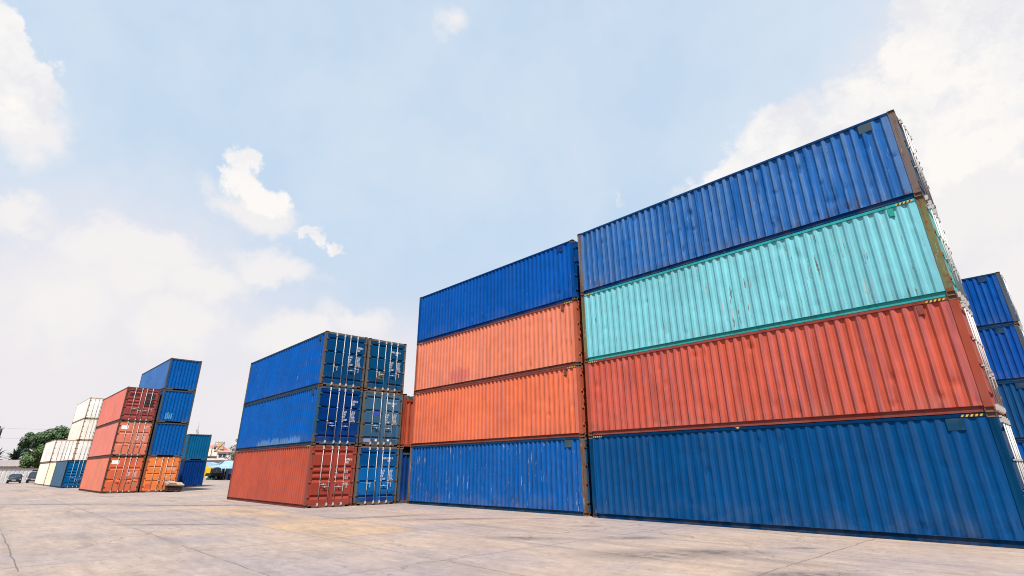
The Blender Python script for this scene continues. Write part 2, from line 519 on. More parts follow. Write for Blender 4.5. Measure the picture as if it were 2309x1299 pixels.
bx, by, bt = -.501, .245, math.radians(.78)
midB = 'of the tall middle stack'
container('bright blue container in clean paint, topmost '+midB, bx, by, 3*H, bt,
  pal('bright_blue', (.0005,.074,.35), (.0005,.058,.26), (.001,.06,.25), (.0005,.035,.18), .04, .10, .3, .35, .3), depth=.032, seed=5.3, dents=12, amp=.003, vent=1)
container('orange container with a reddish repaint patch, upper orange one '+midB, bx-.01, by+.01, 2*H, bt,
  pal('orange_upper', (.69,.195,.105), (.42,.11,.06), (.42,.10,.05), (.20,.06,.05), .20, .35, .3, .2, .45), seed=6.3, dents=16, amp=.003, vent=2, style=2, stripes=True)
container('plain orange container resting on blue, lower orange one '+midB, bx, by, H, bt,
  pal('orange_lower', (.68,.150,.064), (.40,.09,.05), (.44,.09,.045), (.22,.055,.045), .12, .3, .3, .2, .45), seed=7.3, dents=14, amp=.003, vent=2, style=2, stripes=True)
container('scratched blue container with brown rusty corner posts, bottom '+midB, bx+.01, by-.01, 0, bt,
  pal('scratched_blue', (.002,.085,.34), (.16,.115,.09), (.02,.09,.22), (.004,.045,.11), .38, .25, .5, .85, .75, (.05,.09,.10)), depth=.034, seed=8.3, dents=20, amp=.005, vent=1)

cx, cy, ct = -13.26, -5.315, math.radians(-.97)
def T(txts): return txts
container('blue container with doors marked 525458, topmost of the lettered blue column', cx, cy, 2*H, ct,
  pal('mid_blue', (.0005,.082,.37), (.11,.11,.11), (.001,.050,.16), (.02,.06,.12), .03, .10, .2, .4, .60), style=1, text=num('525458  0\n45G1')+block(), handles=(1,None,0,1), vent=1)
container('blue container with doors marked 504724 resting on a red container', cx+.02, cy, H, ct,
  pal('mid_blue_worn', (.0005,.085,.37), (.03,.085,.14), (.0005,.030,.16), (.02,.06,.12), .08, .12, .3, .3, .5), style=1, text=num('504724  0\n45G1')+block(), handles=(0,0,0,None), vent=1)
container('brick red container with ribbed doors marked 647960, under the lettered blue ones', cx, cy, 0, ct,
  pal('rust_red', (.41,.072,.036), (.26,.07,.05), (.29,.048,.032), (.20,.05,.04), .05, .2, .25, .15, .50), style=2, handles=(0,0,0,1), stripes=True,
  text=num('647960  0\n45G1')+[('2.200 KG\n8.600 LB',.56,.43,.075,.8,1.),('28.300 KG\n62.400 LB',.56,.55,.075,.8,1.),('76.3 CU.M\n2.694 CU.FT',.56,.66,.075,.8,1.),('NET',.12,.55,.09,.7,1.),('TARE',.12,.47,.09,.7,1.)])
def second(z, lab, nm, dcol, txt, **k):
    nx, ny = -math.sin(ct)*2.555, math.cos(ct)*2.555
    container(lab, cx+nx+k.pop('dx',0), cy+ny, z, ct, pal(nm, dcol, (.13,.12,.105), dcol, (.09,.075,.05), .10, .2, .4, .3, .66, dfade=k.pop('df',.06)), text=txt, **k)
R2 = lambda s: [(s, .20, .205, .135, .60, .95)]
second(2*H, 'teal blue container with a grimy door patch, marked 588955, topmost of its column', 'teal_door', (.001,.058,.155), R2('WHXU  588955  6\n              4502')+block(), style=1, handles=(1,0,0,1))
second(H, 'greyish blue container with faded doors, marked 579955, middle of its column', 'grey_door', (.030,.095,.175), R2('WHRU  579955  7\n              45G1')+block(), style=1, handles=(0,0,0,None), df=.35)
second(0, 'blue container with patchy doors marked 557002, standing on the concrete beside the red one', 'patch_door', (.0005,.062,.22), R2('WHRU  557002  8\n              45G1')+block(), style=1, handles=(1,None,0,1), df=.15)
nx, ny = -math.sin(ct)*5.10, math.cos(ct)*5.10
container('orange open top container with dark tarpaulin, glimpsed between the lettered doors and orange stack', cx+nx, cy+ny, H, ct,
  pal('open_orange', (.40,.075,.035), (.33,.065,.035), None, None, .15, .2, .3, .1, .3), end='wall', low=.30)
container('dark blue open top container under the narrow glimpsed orange one', cx+nx, cy+ny, 0, ct,
  pal('open_blue', (.004,.035,.17), (.05,.08,.12), None, None, .15, .2, .3, .2, .5), end='wall', low=.30)

dx, dy, dt = -43.99, -9.268, math.radians(.8)
D = 'of the left red stack'
red = lambda nm, p, d, **k: pal(nm, p, (.10,.05,.04), d, (.12,.06,.055), .08, .4, .2, .1, .6, **k)
container('dull maroon container with blackened door panels, topmost '+D, dx-.05, dy, 2*H, dt,
  red('maroon', (.66,.178,.122), (.30,.060,.056)), style=2)
container('pale red container with faded door lettering, middle one '+D, dx+.02, dy, H, dt,
  red('pale_red', (.66,.195,.140), (.62,.185,.115)), style=3, handles=(0,1,0,1), text=[('271887  2\n45G1',.60,.12,.13,.6,1.),('MAX.G\nTARE\nNET',.18,.46,.13,.7,.9),('30.480 KG\n67.200 LB\n3.890 KG\n8.580 LB\n26.590 KG\n58.620 LB',.55,.44,.075,.85,.9)])
container('orange red container with white sticker and placard, bottom one '+D, dx, dy, 0, dt,
  red('orange_red', (.66,.190,.105), (.60,.130,.060)), style=3, handles=(0,0,0,0), text=[('MAX.G\nTARE\nNET',.18,.46,.13,.7,.9),('30.480 KG\n67.200 LB\n3.890 KG\n8.580 LB\n26.590 KG\n58.620 LB',.55,.44,.075,.85,.9)])
ex, ey, et = -43.83, -6.55, math.radians(.68)
E = 'of the blue ended column'
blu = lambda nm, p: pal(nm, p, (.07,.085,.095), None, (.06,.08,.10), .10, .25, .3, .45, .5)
container('blue container showing its ribbed end against the sky, topmost '+E, ex, ey, 3*H, et, blu('end_blue_top', (.05,.15,.40)), end='wall', left=paint('end_blue_top_end', (.0005,.088,.35), .1, .2, .3, .4))  # side colour paler than the end: grazing sky reflection painted in
container('blue container with light blue touch-up strokes, second from top '+E, ex+.02, ey, 2*H, et, blu('end_blue_mid', (.0005,.085,.33)), end='wall')
container('blue container with chalky scratches low on its ribbed end, resting on the orange one', ex-.02, ey, H, et, blu('end_blue_low', (.0005,.080,.31)), end='wall')
container('orange container with one door ajar, beside the red stack, under blue ones', ex, ey, 0, et,
  pal('amber', (.64,.18,.06), (.30,.10,.05), (.78,.215,.060), (.2,.08,.04), .08, .2, .2, .1, .5), style=4, handles=(None,1,1,1), ajar=(0,.13),
  text=[('MAX.G',.22,.36,.12,.8,.9),('30.480 KG\n67.200 LB\n3.890 KG',.58,.34,.075,.85,.9),('NET',.22,.60,.12,.8,.9),('26.590 KG\n58.620 LB',.58,.58,.075,.85,.9)])
fx, fy, ft = -59.96, .06, 0.
container('teal blue container with a ribbed end, upper of the two beside the orange doors', fx, fy, H, ft, pal('petrol', (.002,.105,.25), (.06,.085,.10), None, (.04,.08,.11), .08, .2, .25, .15, .4), end='wall')
container('dark blue container half in shadow, lower of the two beside the orange doors', fx, fy, 0, ft, pal('navy', (.0005,.030,.17), (.006,.05,.12), None, (.006,.04,.10), .05, .2, .25, .1, .3), end='wall')

wx, wy, wt = -83.8, -10.36, math.radians(1.2)
wht = lambda nm, c, r=.3: pal(nm, c, (.42,.30,.20), c, (.35,.27,.2), r, .1, .15, .05, .55)
RG = 'refrigerated_container'
container('white insulated container with flush doors standing right above the leftmost cream container', wx, wy, H, wt, wht('white_a', (.90,.865,.82)), style=5, side='flat', name=RG, handles=(None,)*4)
container('white insulated container directly under the cream sided one, partly hidden by red', wx, wy+2.42, H, wt, wht('white_b', (.90,.865,.82)), style=5, side='flat', name=RG, handles=(None,)*4)
container('cream sided insulated container third up in the pale far stack', wx, wy+2.42, 2*H, wt, wht('white_c', (.90,.85,.76)), style=5, side='flat', name=RG, handles=(None,)*4)
container('off-white insulated container on the very top of the pale far stack', wx, wy+2.42, 3*H, wt, wht('white_d', (.92,.885,.83)), style=5, side='flat', name=RG, handles=(None,)*4)
container('cream container at the far left foot of the pale stack', wx, wy+.06, 0, wt, wht('cream', (.82,.75,.67)))
container('white insulated container on the ground hidden behind the grey blue one', wx, wy+2.42, 0, wt, wht('white_e', (1.0,.97,.9)), style=5, side='flat', name=RG, handles=(None,)*4)
container('yellowish cream short container between the cream and the grey blue ones', -76.83, -10.135, 0, wt, wht('yellow_cream', (.82,.74,.56), .35), L=6.8)
container('grey blue container with bright blue doors at the front of the pale stack', -67.0, -9.93, 0, wt,
  pal('slate', (.06,.12,.20), (.01,.02,.035), (.0005,.09,.26), (.03,.05,.08), .05, .1, .2, .1, .3), L=9.8, style=2, h=2.95)

gx, gy = 12.52, 20.71
G = 'of the right edge stack'
for i, (lab, c, d) in enumerate((('blue container standing on the ground, bottom one '+G, (.0005,.070,.32), .3),
      ('dark greyish blue container, second from the ground '+G, (.002,.055,.18), .5),
      ('bright blue container, third from the ground '+G, (.0005,.062,.32), .2),
      ('bright blue container with grey corner post, topmost '+G, (.0005,.066,.31), .2))):
    container(lab, gx+(.0,.02,-.02,.01)[i], gy, i*H, 0, pal('far_blue', c, (.09,.11,.13), None, (.01,.05,.13), .08, .3, .35, .2, .5), vent=1, seed=20.+i, dents=5, amp=.003)

for o in list(bpy.data.objects):
    if o.parent is None and o.get('category') == 'container':
        if o.location.x < -50 and o.location.x > -58 and -10 < o.location.y < -5:
            o.scale.y = 1.06 if o.location.y < -8 else 1.08
# loose marks on individual containers (children of them)
def find(s): return next(o for o in bpy.data.objects if o.parent is None and o.get('label','').startswith(s))
def kid(t, nm): return [c for c in t.children if c.name.split('.')[0] == nm]
def decal(t, nm, mat, y0, y1, z0, z1, x=-.013, right=False, parent=None):
    """flat sticker or paint patch on the door or end of a container"""
    B = MB(); B.box(x, x+.0015, y0, y1, z0, z1)
    return B.build(nm, mat, t, (t_len(t), 0, 0))
def t_len(t):
    return max(c.location.x for c in t.children)
t = find('pale red container'); decal(t, 'sticker', M['sticker'], .26, .74, 2.22, 2.52)
t = find('orange red container'); decal(t, 'sticker', M['sticker'], .22, .72, 2.28, 2.58)
decal(t, 'placard', plain('faded_placard', (.30,.20,.12), .7), 1.95, 2.17, .62, .86)
soot = plain('blackened_paint', (.018,.016,.017), .6, .3, 4)
t = find('dull maroon'); decal(t, 'paint_patch', soot, .28, .98, 2.12, 2.42); decal(t, 'paint_patch', soot, 1.36, 2.12, 1.98, 2.42); decal(t, 'paint_patch', soot, 1.36, 2.12, 1.60, 1.80); decal(t, 'paint_patch', soot, 1.36, 2.12, 1.34, 1.52)
t = find('orange container with one door'); decal(t, 'paint_patch', plain('fresh_orange', (.70,.09,.03), .5), .24, .62, .26, .70)
t = find('greyish blue'); decal(t, 'paint_patch', plain('violet_blue', (.03,.07,.50), .5), .72, 1.0, 1.62, 1.80); decal(t, 'sticker', M['sticker'], .88, 1.0, .24, .34); decal(t, 'sticker', M['sticker'], 1.62, 1.75, .26, .36)
decal(t, 'paint_patch', plain('lilac_grey', (.25,.24,.36), .6), .2, .6, .20, .36)
t = find('blue container with patchy'); decal(t, 'paint_patch', plain('ink_blue', (.004,.02,.16), .5), .66, 1.12, .19, .38); decal(t, 'paint_patch', M_ink if False else plain('ink_blue', (.004,.02,.16), .5), 1.48, 1.9, .19, .36)
t = find('teal blue container with a grimy'); decal(t, 'paint_patch', plain('olive_grime', (.07,.09,.075), .7), .66, 1.06, .66, 1.04)
def side_patch(t, nm, mat, xs, z0, z1):
    """brushed repaint lying 2 mm proud of the outer faces of the ribs"""
    B = MB()
    for (a, b) in xs: B.box(a, b, .0135, .0155, z0+.02*math.sin(a*9), z1+.03*math.sin(a*13))
    return B.build(nm, mat, t)
t = find('dark blue container standing')
B = MB(); B.poly([(5.9,.004,2.885),(5.97,.004,2.83),(6.04,.004,2.885)]); B.build('marker', M['yellow'], t)
t = find('blue container with light blue')
tm = plain('light_touch_up', (.05,.26,.52), .5)
B = MB()
for k, (a, b) in enumerate(((.52,.62),(.66,.75),(.78,.88),(.93,1.03))): B.box(-.028, -.0265, a, b, .30, .82+.1*math.sin(k*2.1))
B.build('paint_patch', tm, t, (L40,0,0))

# repaint patch as weathering of the upper orange side: its own material
def patch_material(mat, x0, x1, z0, z1, col, amt=.7):
    nt = mat.node_tree; N = NT(nt)
    g = next(n for n in nt.nodes if n.type == 'GROUP')
    co = N.n('ShaderNodeTexCoord').outputs['Object']; x, y, z = N.sep(co)
    w = N.noise(N.vmath('MULTIPLY', co, (3, 3, 1.2)), 1.0, 5, .65)
    k = N.math('MULTIPLY', N.math('SUBTRACT', w, .5), .9)
    fx = N.math('MULTIPLY', N.sstep(N.math('ADD', x, k), x0-.1, x0+.1), N.math('SUBTRACT', 1.0, N.sstep(N.math('ADD', x, k), x1-.1, x1+.1)))
    fz = N.math('MULTIPLY', N.sstep(N.math('ADD', z, k), z0-.1, z0+.1), N.math('SUBTRACT', 1.0, N.sstep(N.math('ADD', z, k), z1-.1, z1+.1)))
    N.set(g.inputs['Color'], N.mix(N.math('MULTIPLY', N.math('MULTIPLY', fx, fz), amt), tuple(g.inputs['Color'].default_value), c4(col)))
patch_material(bpy.data.materials['orange_upper_side'], 3.3, 4.9, .22, .85, (.36,.085,.065), .8)
patch_material(bpy.data.materials['mid_blue_worn_side'], 4.0, 10.5, -.4, .42, (.07,.15,.27), .7)
patch_material(bpy.data.materials['patch_door_door'], -.7, .9, .6, 1.9, (.003,.085,.26), .6)

# crate with a board in front of the orange doors
cr = thing('wooden_crate', 'dark maroon wooden crate standing before the orange doors, a board over it', 'crate', (-43.30,-4.15,0), math.radians(3))
cm_ = plain('dark_maroon_wood', (.035,.014,.012), .8, .3, 6); wd = plain('bleached_board', (.36,.25,.20), .85, .3, 5)
B = MB(); B.box(-.34,.34,-.62,.56,.10,.52); B.build('crate_body', cm_, cr)
B = MB()
for yy in (-.6,-.3,0,.3,.5): B.box(.3405,.365,yy-.03,yy+.03,.11,.51)
for zz in (.12,.31,.5): B.box(.366,.38,-.62,.56,zz-.02,zz+.02)
B.build('crate_slat', plain('dark_slat', (.06,.03,.025), .8), cr)
for yy in (-.5,.44):
    B = MB(); B.box(-.3,.3,yy-.05,yy+.05,0,.0995); B.build('foot', cm_, cr)
bd = MB(); bd.box(-.42,.46,-.72,.66,-.06,.06); bd.box(-.30,.40,-.60,-.0,.061,.16)
tag(bd.build('wooden_board', wd, None, (-43.30,-4.15,.66), (math.radians(-5),math.radians(14),math.radians(4))), 'weathered thick wooden board lying tilted on the dark crate', 'board')
# ------------------------------------------------------------------ ground
gm = bpy.data.materials.new('concrete_yard'); gm.use_nodes = True
N = NT(gm.node_tree); b = gm.node_tree.nodes['Principled BSDF']
co = N.n('ShaderNodeTexCoord').outputs['Object']
wob = N.vmath('MULTIPLY', N.vmath('SUBTRACT', N.noise(co, 1.3, 5, .6, out=1), (.5,.5,.5)), (.16,.16,0))
pw = N.vmath('ADD', co, wob); X, Y, Z = N.sep(pw); x0_, y0_, _ = N.sep(co)
SX, SY = 5.1, 3.1
gx_ = N.math('DIVIDE', N.math('SUBTRACT', X, 4.0), SX); gy_ = N.math('DIVIDE', N.math('ADD', Y, 13.0), SY)
cell = N.comb(N.math('FLOOR', gx_), N.math('FLOOR', gy_), 0.)
wn = N.n('ShaderNodeTexWhiteNoise', noise_dimensions='2D'); N.set(wn.inputs['Vector'], cell); cr_ = wn.outputs['Value']
def jd(g, s):   # distance in metres to the nearest joint
    return N.math('MULTIPLY', N.math('SUBTRACT', .5, N.math('ABSOLUTE', N.math('SUBTRACT', N.math('FRACT', g), .5))), s)
j = N.math('MINIMUM', jd(gx_, SX), jd(gy_, SY))
n_big = N.noise(co, .10, 4, .55); n_mid = N.noise(co, .45, 5, .6); n_fin = N.noise(co, 4.0, 8, .7); n_spk = N.noise(co, 45.0, 5, .75)
mp = N.n('ShaderNodeMapping', vector_type='POINT'); N.set(mp.inputs['Vector'], co); mp.inputs['Rotation'].default_value = (0,0,math.radians(-47)); mp.inputs['Scale'].default_value = (.10,.75,1)
n_str = N.noise(mp.outputs[0], 1.0, 6, .62)
mp2 = N.n('ShaderNodeMapping', vector_type='POINT'); N.set(mp2.inputs['Vector'], co); mp2.inputs['Rotation'].default_value = (0,0,math.radians(-40)); mp2.inputs['Scale'].default_value = (.55,3.2,1)
n_st2 = N.noise(mp2.outputs[0], 1.0, 7, .7)
col = N.mix(N.sstep(n_big, .35, .65), (.315,.258,.240,1), (.365,.283,.242,1))
tint = N.noise(N.vmath('ADD', co, (31.,7.,0.)), .22, 4, .6)
col = N.mix(N.sstep(tint, .42, .66), col, (.40,.30,.235,1))
col = N.mix(N.math('MULTIPLY', N.math('SUBTRACT', 1.0, N.sstep(tint, .34, .50)), .7), col, (.285,.245,.262,1))
col = N.mix(N.math('MULTIPLY', cr_, .45), col, (.268,.235,.236,1))
def box_mask(xa, xb, ya, yb, e=.06):
    f = N.math('MULTIPLY', N.sstep(X, xa-e, xa+e), N.math('SUBTRACT', 1.0, N.sstep(X, xb-e, xb+e)))
    g = N.math('MULTIPLY', N.sstep(Y, ya-e, ya+e), N.math('SUBTRACT', 1.0, N.sstep(Y, yb-e, yb+e)))
    return N.math('MULTIPLY', f, g)
yel = N.math('MAXIMUM', box_mask(-6.3,-1.1,-9.9,-6.9), box_mask(-16.6,-6.4,-9.0,-6.9))
col = N.mix(N.math('MULTIPLY', yel, N.math('MULTIPLY_ADD', N.sstep(n_mid, .36, .58), .40, .30)), col, (.43,.295,.175,1))
# mottling, speckle
tone = N.math('MULTIPLY_ADD', N.math('SUBTRACT', n_mid, .5), .55, 1.0)
tone = N.math('MULTIPLY_ADD', N.math('SUBTRACT', n_fin, .5), .95, tone)
tone = N.math('MULTIPLY_ADD', N.math('SUBTRACT', n_spk, .5), 1.5, tone)
tone = N.math('MULTIPLY_ADD', N.math('SUBTRACT', n_st2, .5), .75, tone)
col = N.mix(1.0, col, N.comb(tone, tone, tone), 'MULTIPLY')
# tyre dirt
sm = N.math('MULTIPLY', N.sstep(n_str, .535, .70), N.math('MULTIPLY_ADD', N.sstep(n_fin, .35, .6), .6, .4))
col = N.mix(N.math('MULTIPLY', sm, .60), col, (.135,.122,.130,1))
def spot(cx, cy, rx, ry, ang):
    ca, sa = math.cos(ang), math.sin(ang)
    u = N.math('ADD', N.math('MULTIPLY', N.math('SUBTRACT', x0_, cx), ca/rx), N.math('MULTIPLY', N.math('SUBTRACT', y0_, cy), sa/rx))
    v = N.math('ADD', N.math('MULTIPLY', N.math('SUBTRACT', x0_, cx), -sa/ry), N.math('MULTIPLY', N.math('SUBTRACT', y0_, cy), ca/ry))
    d = N.math('SQRT', N.math('ADD', N.math('MULTIPLY', u, u), N.math('MULTIPLY', v, v)))
    return N.math('SUBTRACT', 1.0, N.sstep(d, .15, 1.0))
st = None
for a in ((-6.2,-5.2,3.4,.7,1.23),(-3.2,-3.8,3.2,.6,.9),(6.6,-6.3,2.3,1.1,.75),(7.4,-5.0,1.8,.8,.75),(9.6,-6.5,1.6,.5,.8),(4.6,-4.2,1.2,.5,.8),(8.4,-3.2,.7,.3,.8),(1.8,-2.6,.8,.35,.8),(-1.2,-1.6,.9,.3,.8),(-20,-8.2,7,.8,.75),(-27,-13,9,.8,.75),(-8.5,-11.6,3.2,.45,.8),(2.6,-6.2,1.6,.6,.6)):
    s_ = spot(*a); st = s_ if st is None else N.math('MAXIMUM', st, s_)
blot = N.math('MULTIPLY', st, N.sstep(N.math('ADD', N.math('MULTIPLY', n_fin, .5), N.math('MULTIPLY', n_st2, .5)), .38, .58))
col = N.mix(N.math('MULTIPLY', blot, .9), col, (.085,.080,.088,1))
fl = N.math('MULTIPLY', N.sstep(N.noise(N.vmath('MULTIPLY', mp2.outputs[0], (2.2,2.6,1)), 1.0, 5, .6), .60, .70), N.sstep(n_mid, .42, .58))
col = N.mix(N.math('MULTIPLY', fl, .5), col, (.13,.115,.115,1))
pit = N.math('MULTIPLY', N.sstep(N.noise(co, 9.0, 4, .65), .57, .66), N.sstep(N.noise(co, .7, 4, .6), .40, .56))
col = N.mix(N.math('MULTIPLY', pit, .55), col, (.125,.105,.105,1))
# pale scuffs
pl_ = N.math('MULTIPLY', N.sstep(n_st2, .60, .74), .35); col = N.mix(pl_, col, (.50,.45,.40,1))
# joints and cracks
jm = N.math('MULTIPLY', N.math('SUBTRACT', 1.0, N.sstep(j, .003, .022)), N.sstep(N.noise(co, .9, 4, .6), .34, .50))
col = N.mix(N.math('MULTIPLY', jm, .85), col, (.10,.085,.075,1))
je = N.math('MULTIPLY', N.math('SUBTRACT', 1.0, N.sstep(j, .02, .25)), N.sstep(n_fin, .42, .62))
col = N.mix(N.math('MULTIPLY', je, .22), col, (.17,.15,.14,1))
wv = N.vmath('MULTIPLY', N.vmath('SUBTRACT', N.noise(co, .5, 6, .65, out=1), (.5,.5,.5)), (2.6,2.6,0))
vo = N.n('ShaderNodeTexVoronoi', feature='DISTANCE_TO_EDGE'); N.set(vo.inputs['Vector'], N.vmath('ADD', co, wv)); vo.inputs['Scale'].default_value = .21
ck = N.math('MULTIPLY', N.math('SUBTRACT', 1.0, N.sstep(vo.outputs['Distance'], .0008, .0042)), N.sstep(N.noise(co, .22, 3), .40, .54))
col = N.mix(N.math('MULTIPLY', ck, .7), col, (.085,.072,.065,1))
N.set(b.inputs['Base Color'], N.mix(1.0, col, (.575,.575,.575,1), 'MULTIPLY'))
N.set(b.inputs['Roughness'], N.math('MULTIPLY_ADD', n_mid, -.25, .92)); b.inputs['Specular IOR Level'].default_value = .25
bp = N.n('ShaderNodeBump'); bp.inputs['Strength'].default_value = .45; bp.inputs['Distance'].default_value = .02
N.set(bp.inputs['Height'], N.math('SUBTRACT', N.math('ADD', n_fin, N.math('MULTIPLY', n_spk, .5)), N.math('MULTIPLY', N.math('ADD', jm, ck), .8)))
N.set(b.inputs['Normal'], bp.outputs[0])
B = MB(); B.quad((-1500,-1500,0),(1500,-1500,0),(1500,1500,0),(-1500,1500,0))
tag(B.build('ground', gm), kind='structure')

# ------------------------------------------------------------------ background, in a frame turned to the yard's back edge
YAW = math.atan2(.727, .687); UX = Vector((math.cos(YAW), math.sin(YAW), 0)); VX = Vector((-UX.y, UX.x, 0)); O0 = Vector((13.649,-17.108,0))
def W(u, v, z=0.): p = O0+UX*u+VX*v; return (p.x, p.y, z)
rnd = random.Random(11)

# sheet metal fence along the back left
fa, fb = Vector((-112.6,-16.8,0)), Vector((-117.6,-6.0,0)); d = (fb-fa); ln = d.length; fyaw = math.atan2(d.y, d.x)
fe = thing('metal_fence', 'tall off-white corrugated metal sheet fence behind the parked cars', 'fence', tuple(fa), fyaw)
B = MB(); n = int(ln/.62); p = ln/n
for i in range(n):
    a = i*p
    for (xa,ya),(xb,yb) in (((0,0),(.46,0)),((.46,0),(.49,-.045)),((.49,-.045),(.59,-.045)),((.59,-.045),(.62,0))):
        B.quad((a+xa*p/.62,-ya,.04),(a+xb*p/.62,-yb,.04),(a+xb*p/.62,-yb,2.2),(a+xa*p/.62,-ya,2.2))
B.build('fence_sheet', paint('fence_paint', (1.0,.95,.92), .26, .1, .15, .1, .7, (.45,.28,.18)), fe)
B = MB(); B.box(0,ln,-.06,.06,2.19,2.26); B.build('top_rail', plain('fence_rail', (.42,.36,.32)), fe)
for i in range(0, 9):
    B = MB(); B.box(i*ln/8-.04,i*ln/8+.04,.10,.18,0,2.18); B.build('post', plain('fence_post', (.10,.10,.10)), fe)

# parked cars
def car(label, x, y, rz, suv=False, col=(.012,.016,.022)):
    t = thing('parked_car', label, 'car', (x,y,0), rz, 'dark cars parked by the fence')
    body = plain('dark_car_paint', col, .4, .05, spec=.2); glass = plain('car_glass', (.02,.03,.045), .08, .05, spec=.8)
    hl, hw = 2.2, .86
    top = 1.72 if suv else 1.43; belt = .98 if suv else .86
    def loft(secs, cap=True):
        bm = bmesh.new(); rings = []
        for (x_, w_, za, zb, ins) in secs:
            pts = [(x_,-w_+.02,za),(x_,-w_,za+.15*(zb-za)),(x_,-w_,za+.6*(zb-za)),(x_,-w_+ins,zb),(x_,w_-ins,zb),(x_,w_,za+.6*(zb-za)),(x_,w_,za+.15*(zb-za)),(x_,w_-.02,za)]
            rings.append([bm.verts.new(q) for q in pts])
        for r0, r1 in zip(rings[:-1], rings[1:]):
            for i in range(8):
                k = (i+1) % 8; bm.faces.new((r0[i], r0[k], r1[k], r1[i]))
        bm.faces.new(rings[0]); bm.faces.new(rings[-1][::-1])
        bmesh.ops.recalc_face_normals(bm, faces=bm.faces)
        for f in bm.faces: f.smooth = True
        me = bpy.data.meshes.new('body'); bm.to_mesh(me); bm.free(); return me
    place('body', loft([(-hl,hw-.12,.34,.74,.1),(-hl+.1,hw-.03,.26,.92,.08),(-1.2,hw,.20,.96,.06),(0,hw,.20,belt+.05,.05),(1.0,hw,.20,belt+.02,.06),(1.75,hw-.03,.22,.80,.10),(hl-.06,hw-.10,.28,.70,.12),(hl,hw-.16,.34,.62,.12)]), body, t)
    place('cabin', loft([(-1.75 if not suv else -2.05,hw-.14,belt-.05,belt+.02,.05),(-1.15 if not suv else -1.75,hw-.10,belt-.05,top-.05,.20),(-.3,hw-.08,belt-.05,top,.20),(.25,hw-.08,belt-.05,top-.03,.20),(1.05,hw-.10,belt-.05,belt+.03,.06)]), body, t)
    B = MB(); B.quad((1.0,-.70,belt+.05),(1.0,.70,belt+.05),(.36,.56,top-.06),(.36,-.56,top-.06)); me = B.mesh('windscreen')
    for v in me.vertices: v.co.x += .035; v.co.z += .012
    place('windscreen', me, glass, t)
    for s in (-1, 1):
        B = MB(); B.poly([(.85,s*(hw-.07),belt+.06),(.3,s*(hw-.16),top-.1),(-1.0,s*(hw-.16),top-.12),(-1.3,s*(hw-.07),belt+.06)][::s]); B.build('side_window', glass, t)
        B = MB(); B.box(hl-.14,hl-.035,s*.66-.14,s*.66+.14,.56,.68); B.build('headlight', plain('lamp_glass', (.6,.62,.65), .15), t)
        B = MB(); B.box(.72,.86,min(s*.84,s*1.02),max(s*.84,s*1.02),belt+.04,belt+.17); B.build('wing_mirror', body, t)
        for xx in (-1.32, 1.34):
            B = MB(); B.tube((xx,s*(hw-.2),.32),(xx,s*(hw+.005),.32),.32,n=16); w_ = B.build('wheel', M['rubber'], t)
            B = MB(); B.tube((xx,s*(hw+.006),.32),(xx,s*(hw+.015),.32),.19,n=12); B.build('rim', M['galv'], w_)
    B = MB(); B.box(hl+.001,hl+.02,-.26,.26,.44,.55); B.build('number_plate', plain('plate_white', (.5,.5,.48)), t)
    B = MB(); B.box(hl-.05,hl+.012,-.55,.55,.22,.38); B.build('bumper', plain('bumper', (.02,.022,.025), .5), t)
    if suv:
        B = MB()
        for s in (-1,1): B.tube((-1.5,s*.55,top+.03),(.2,s*.55,top+.05),.02,n=6)
        B.build('roof_rack', M['rubber'], t)
        B = MB(); B.box(-1.1,.1,-.5,.5,top+.07,top+.3); B.build('roof_box', M['rubber'], t)
    return t
car('low dark grey sedan parked before the white fence', -110.0, -12.3, math.radians(-4))
car('dark utility car with a load on its roof, half hidden by the cream container', -112.6, -9.75, math.radians(-6), True, (.010,.016,.026))

# low house with a tiled roof
u0, v0 = -113.6, 113.0
hs = thing('tiled_house', 'low building with long grey tiled roof behind the fence', 'house', W(-108.5,113.5), YAW)
B = MB(); B.box(-9,10.9,-2.2,5.4,0,2.75); B.poly([(10.9,-2.2,2.75),(10.9,5.4,2.75),(10.9,1.6,3.85)]); B.build('wall', plain('cream_wall', (.60,.52,.40), .8, .2, .6), hs)
B = MB()
nt_ = 42; wd_ = 20.6/nt_
for i in range(nt_):
    a = -9.3+i*wd_
    for (xa,ya),(xb,yb) in (((0,0),(.25,.07)),((.25,.07),(.5,.09)),((.5,.09),(.75,.07)),((.75,.07),(1,0))):
        B.quad((a+xa*wd_,-2.9,2.70+ya),(a+xb*wd_,-2.9,2.70+yb),(a+xb*wd_,1.6,3.95+yb),(a+xa*wd_,1.6,3.95+ya))
        B.quad((a+xa*wd_,1.6,3.95+ya),(a+xb*wd_,1.6,3.95+yb),(a+xb*wd_,6.1,2.70+yb),(a+xa*wd_,6.1,2.70+ya))
B.build('roof', plain('grey_tiles', (.27,.235,.235), .8, .6, 4.5), hs)
B = MB(); B.box(-9.3,11.3,-2.98,-2.90,2.56,2.69); B.build('gutter', plain('gutter_grey', (.12,.11,.11)), hs)

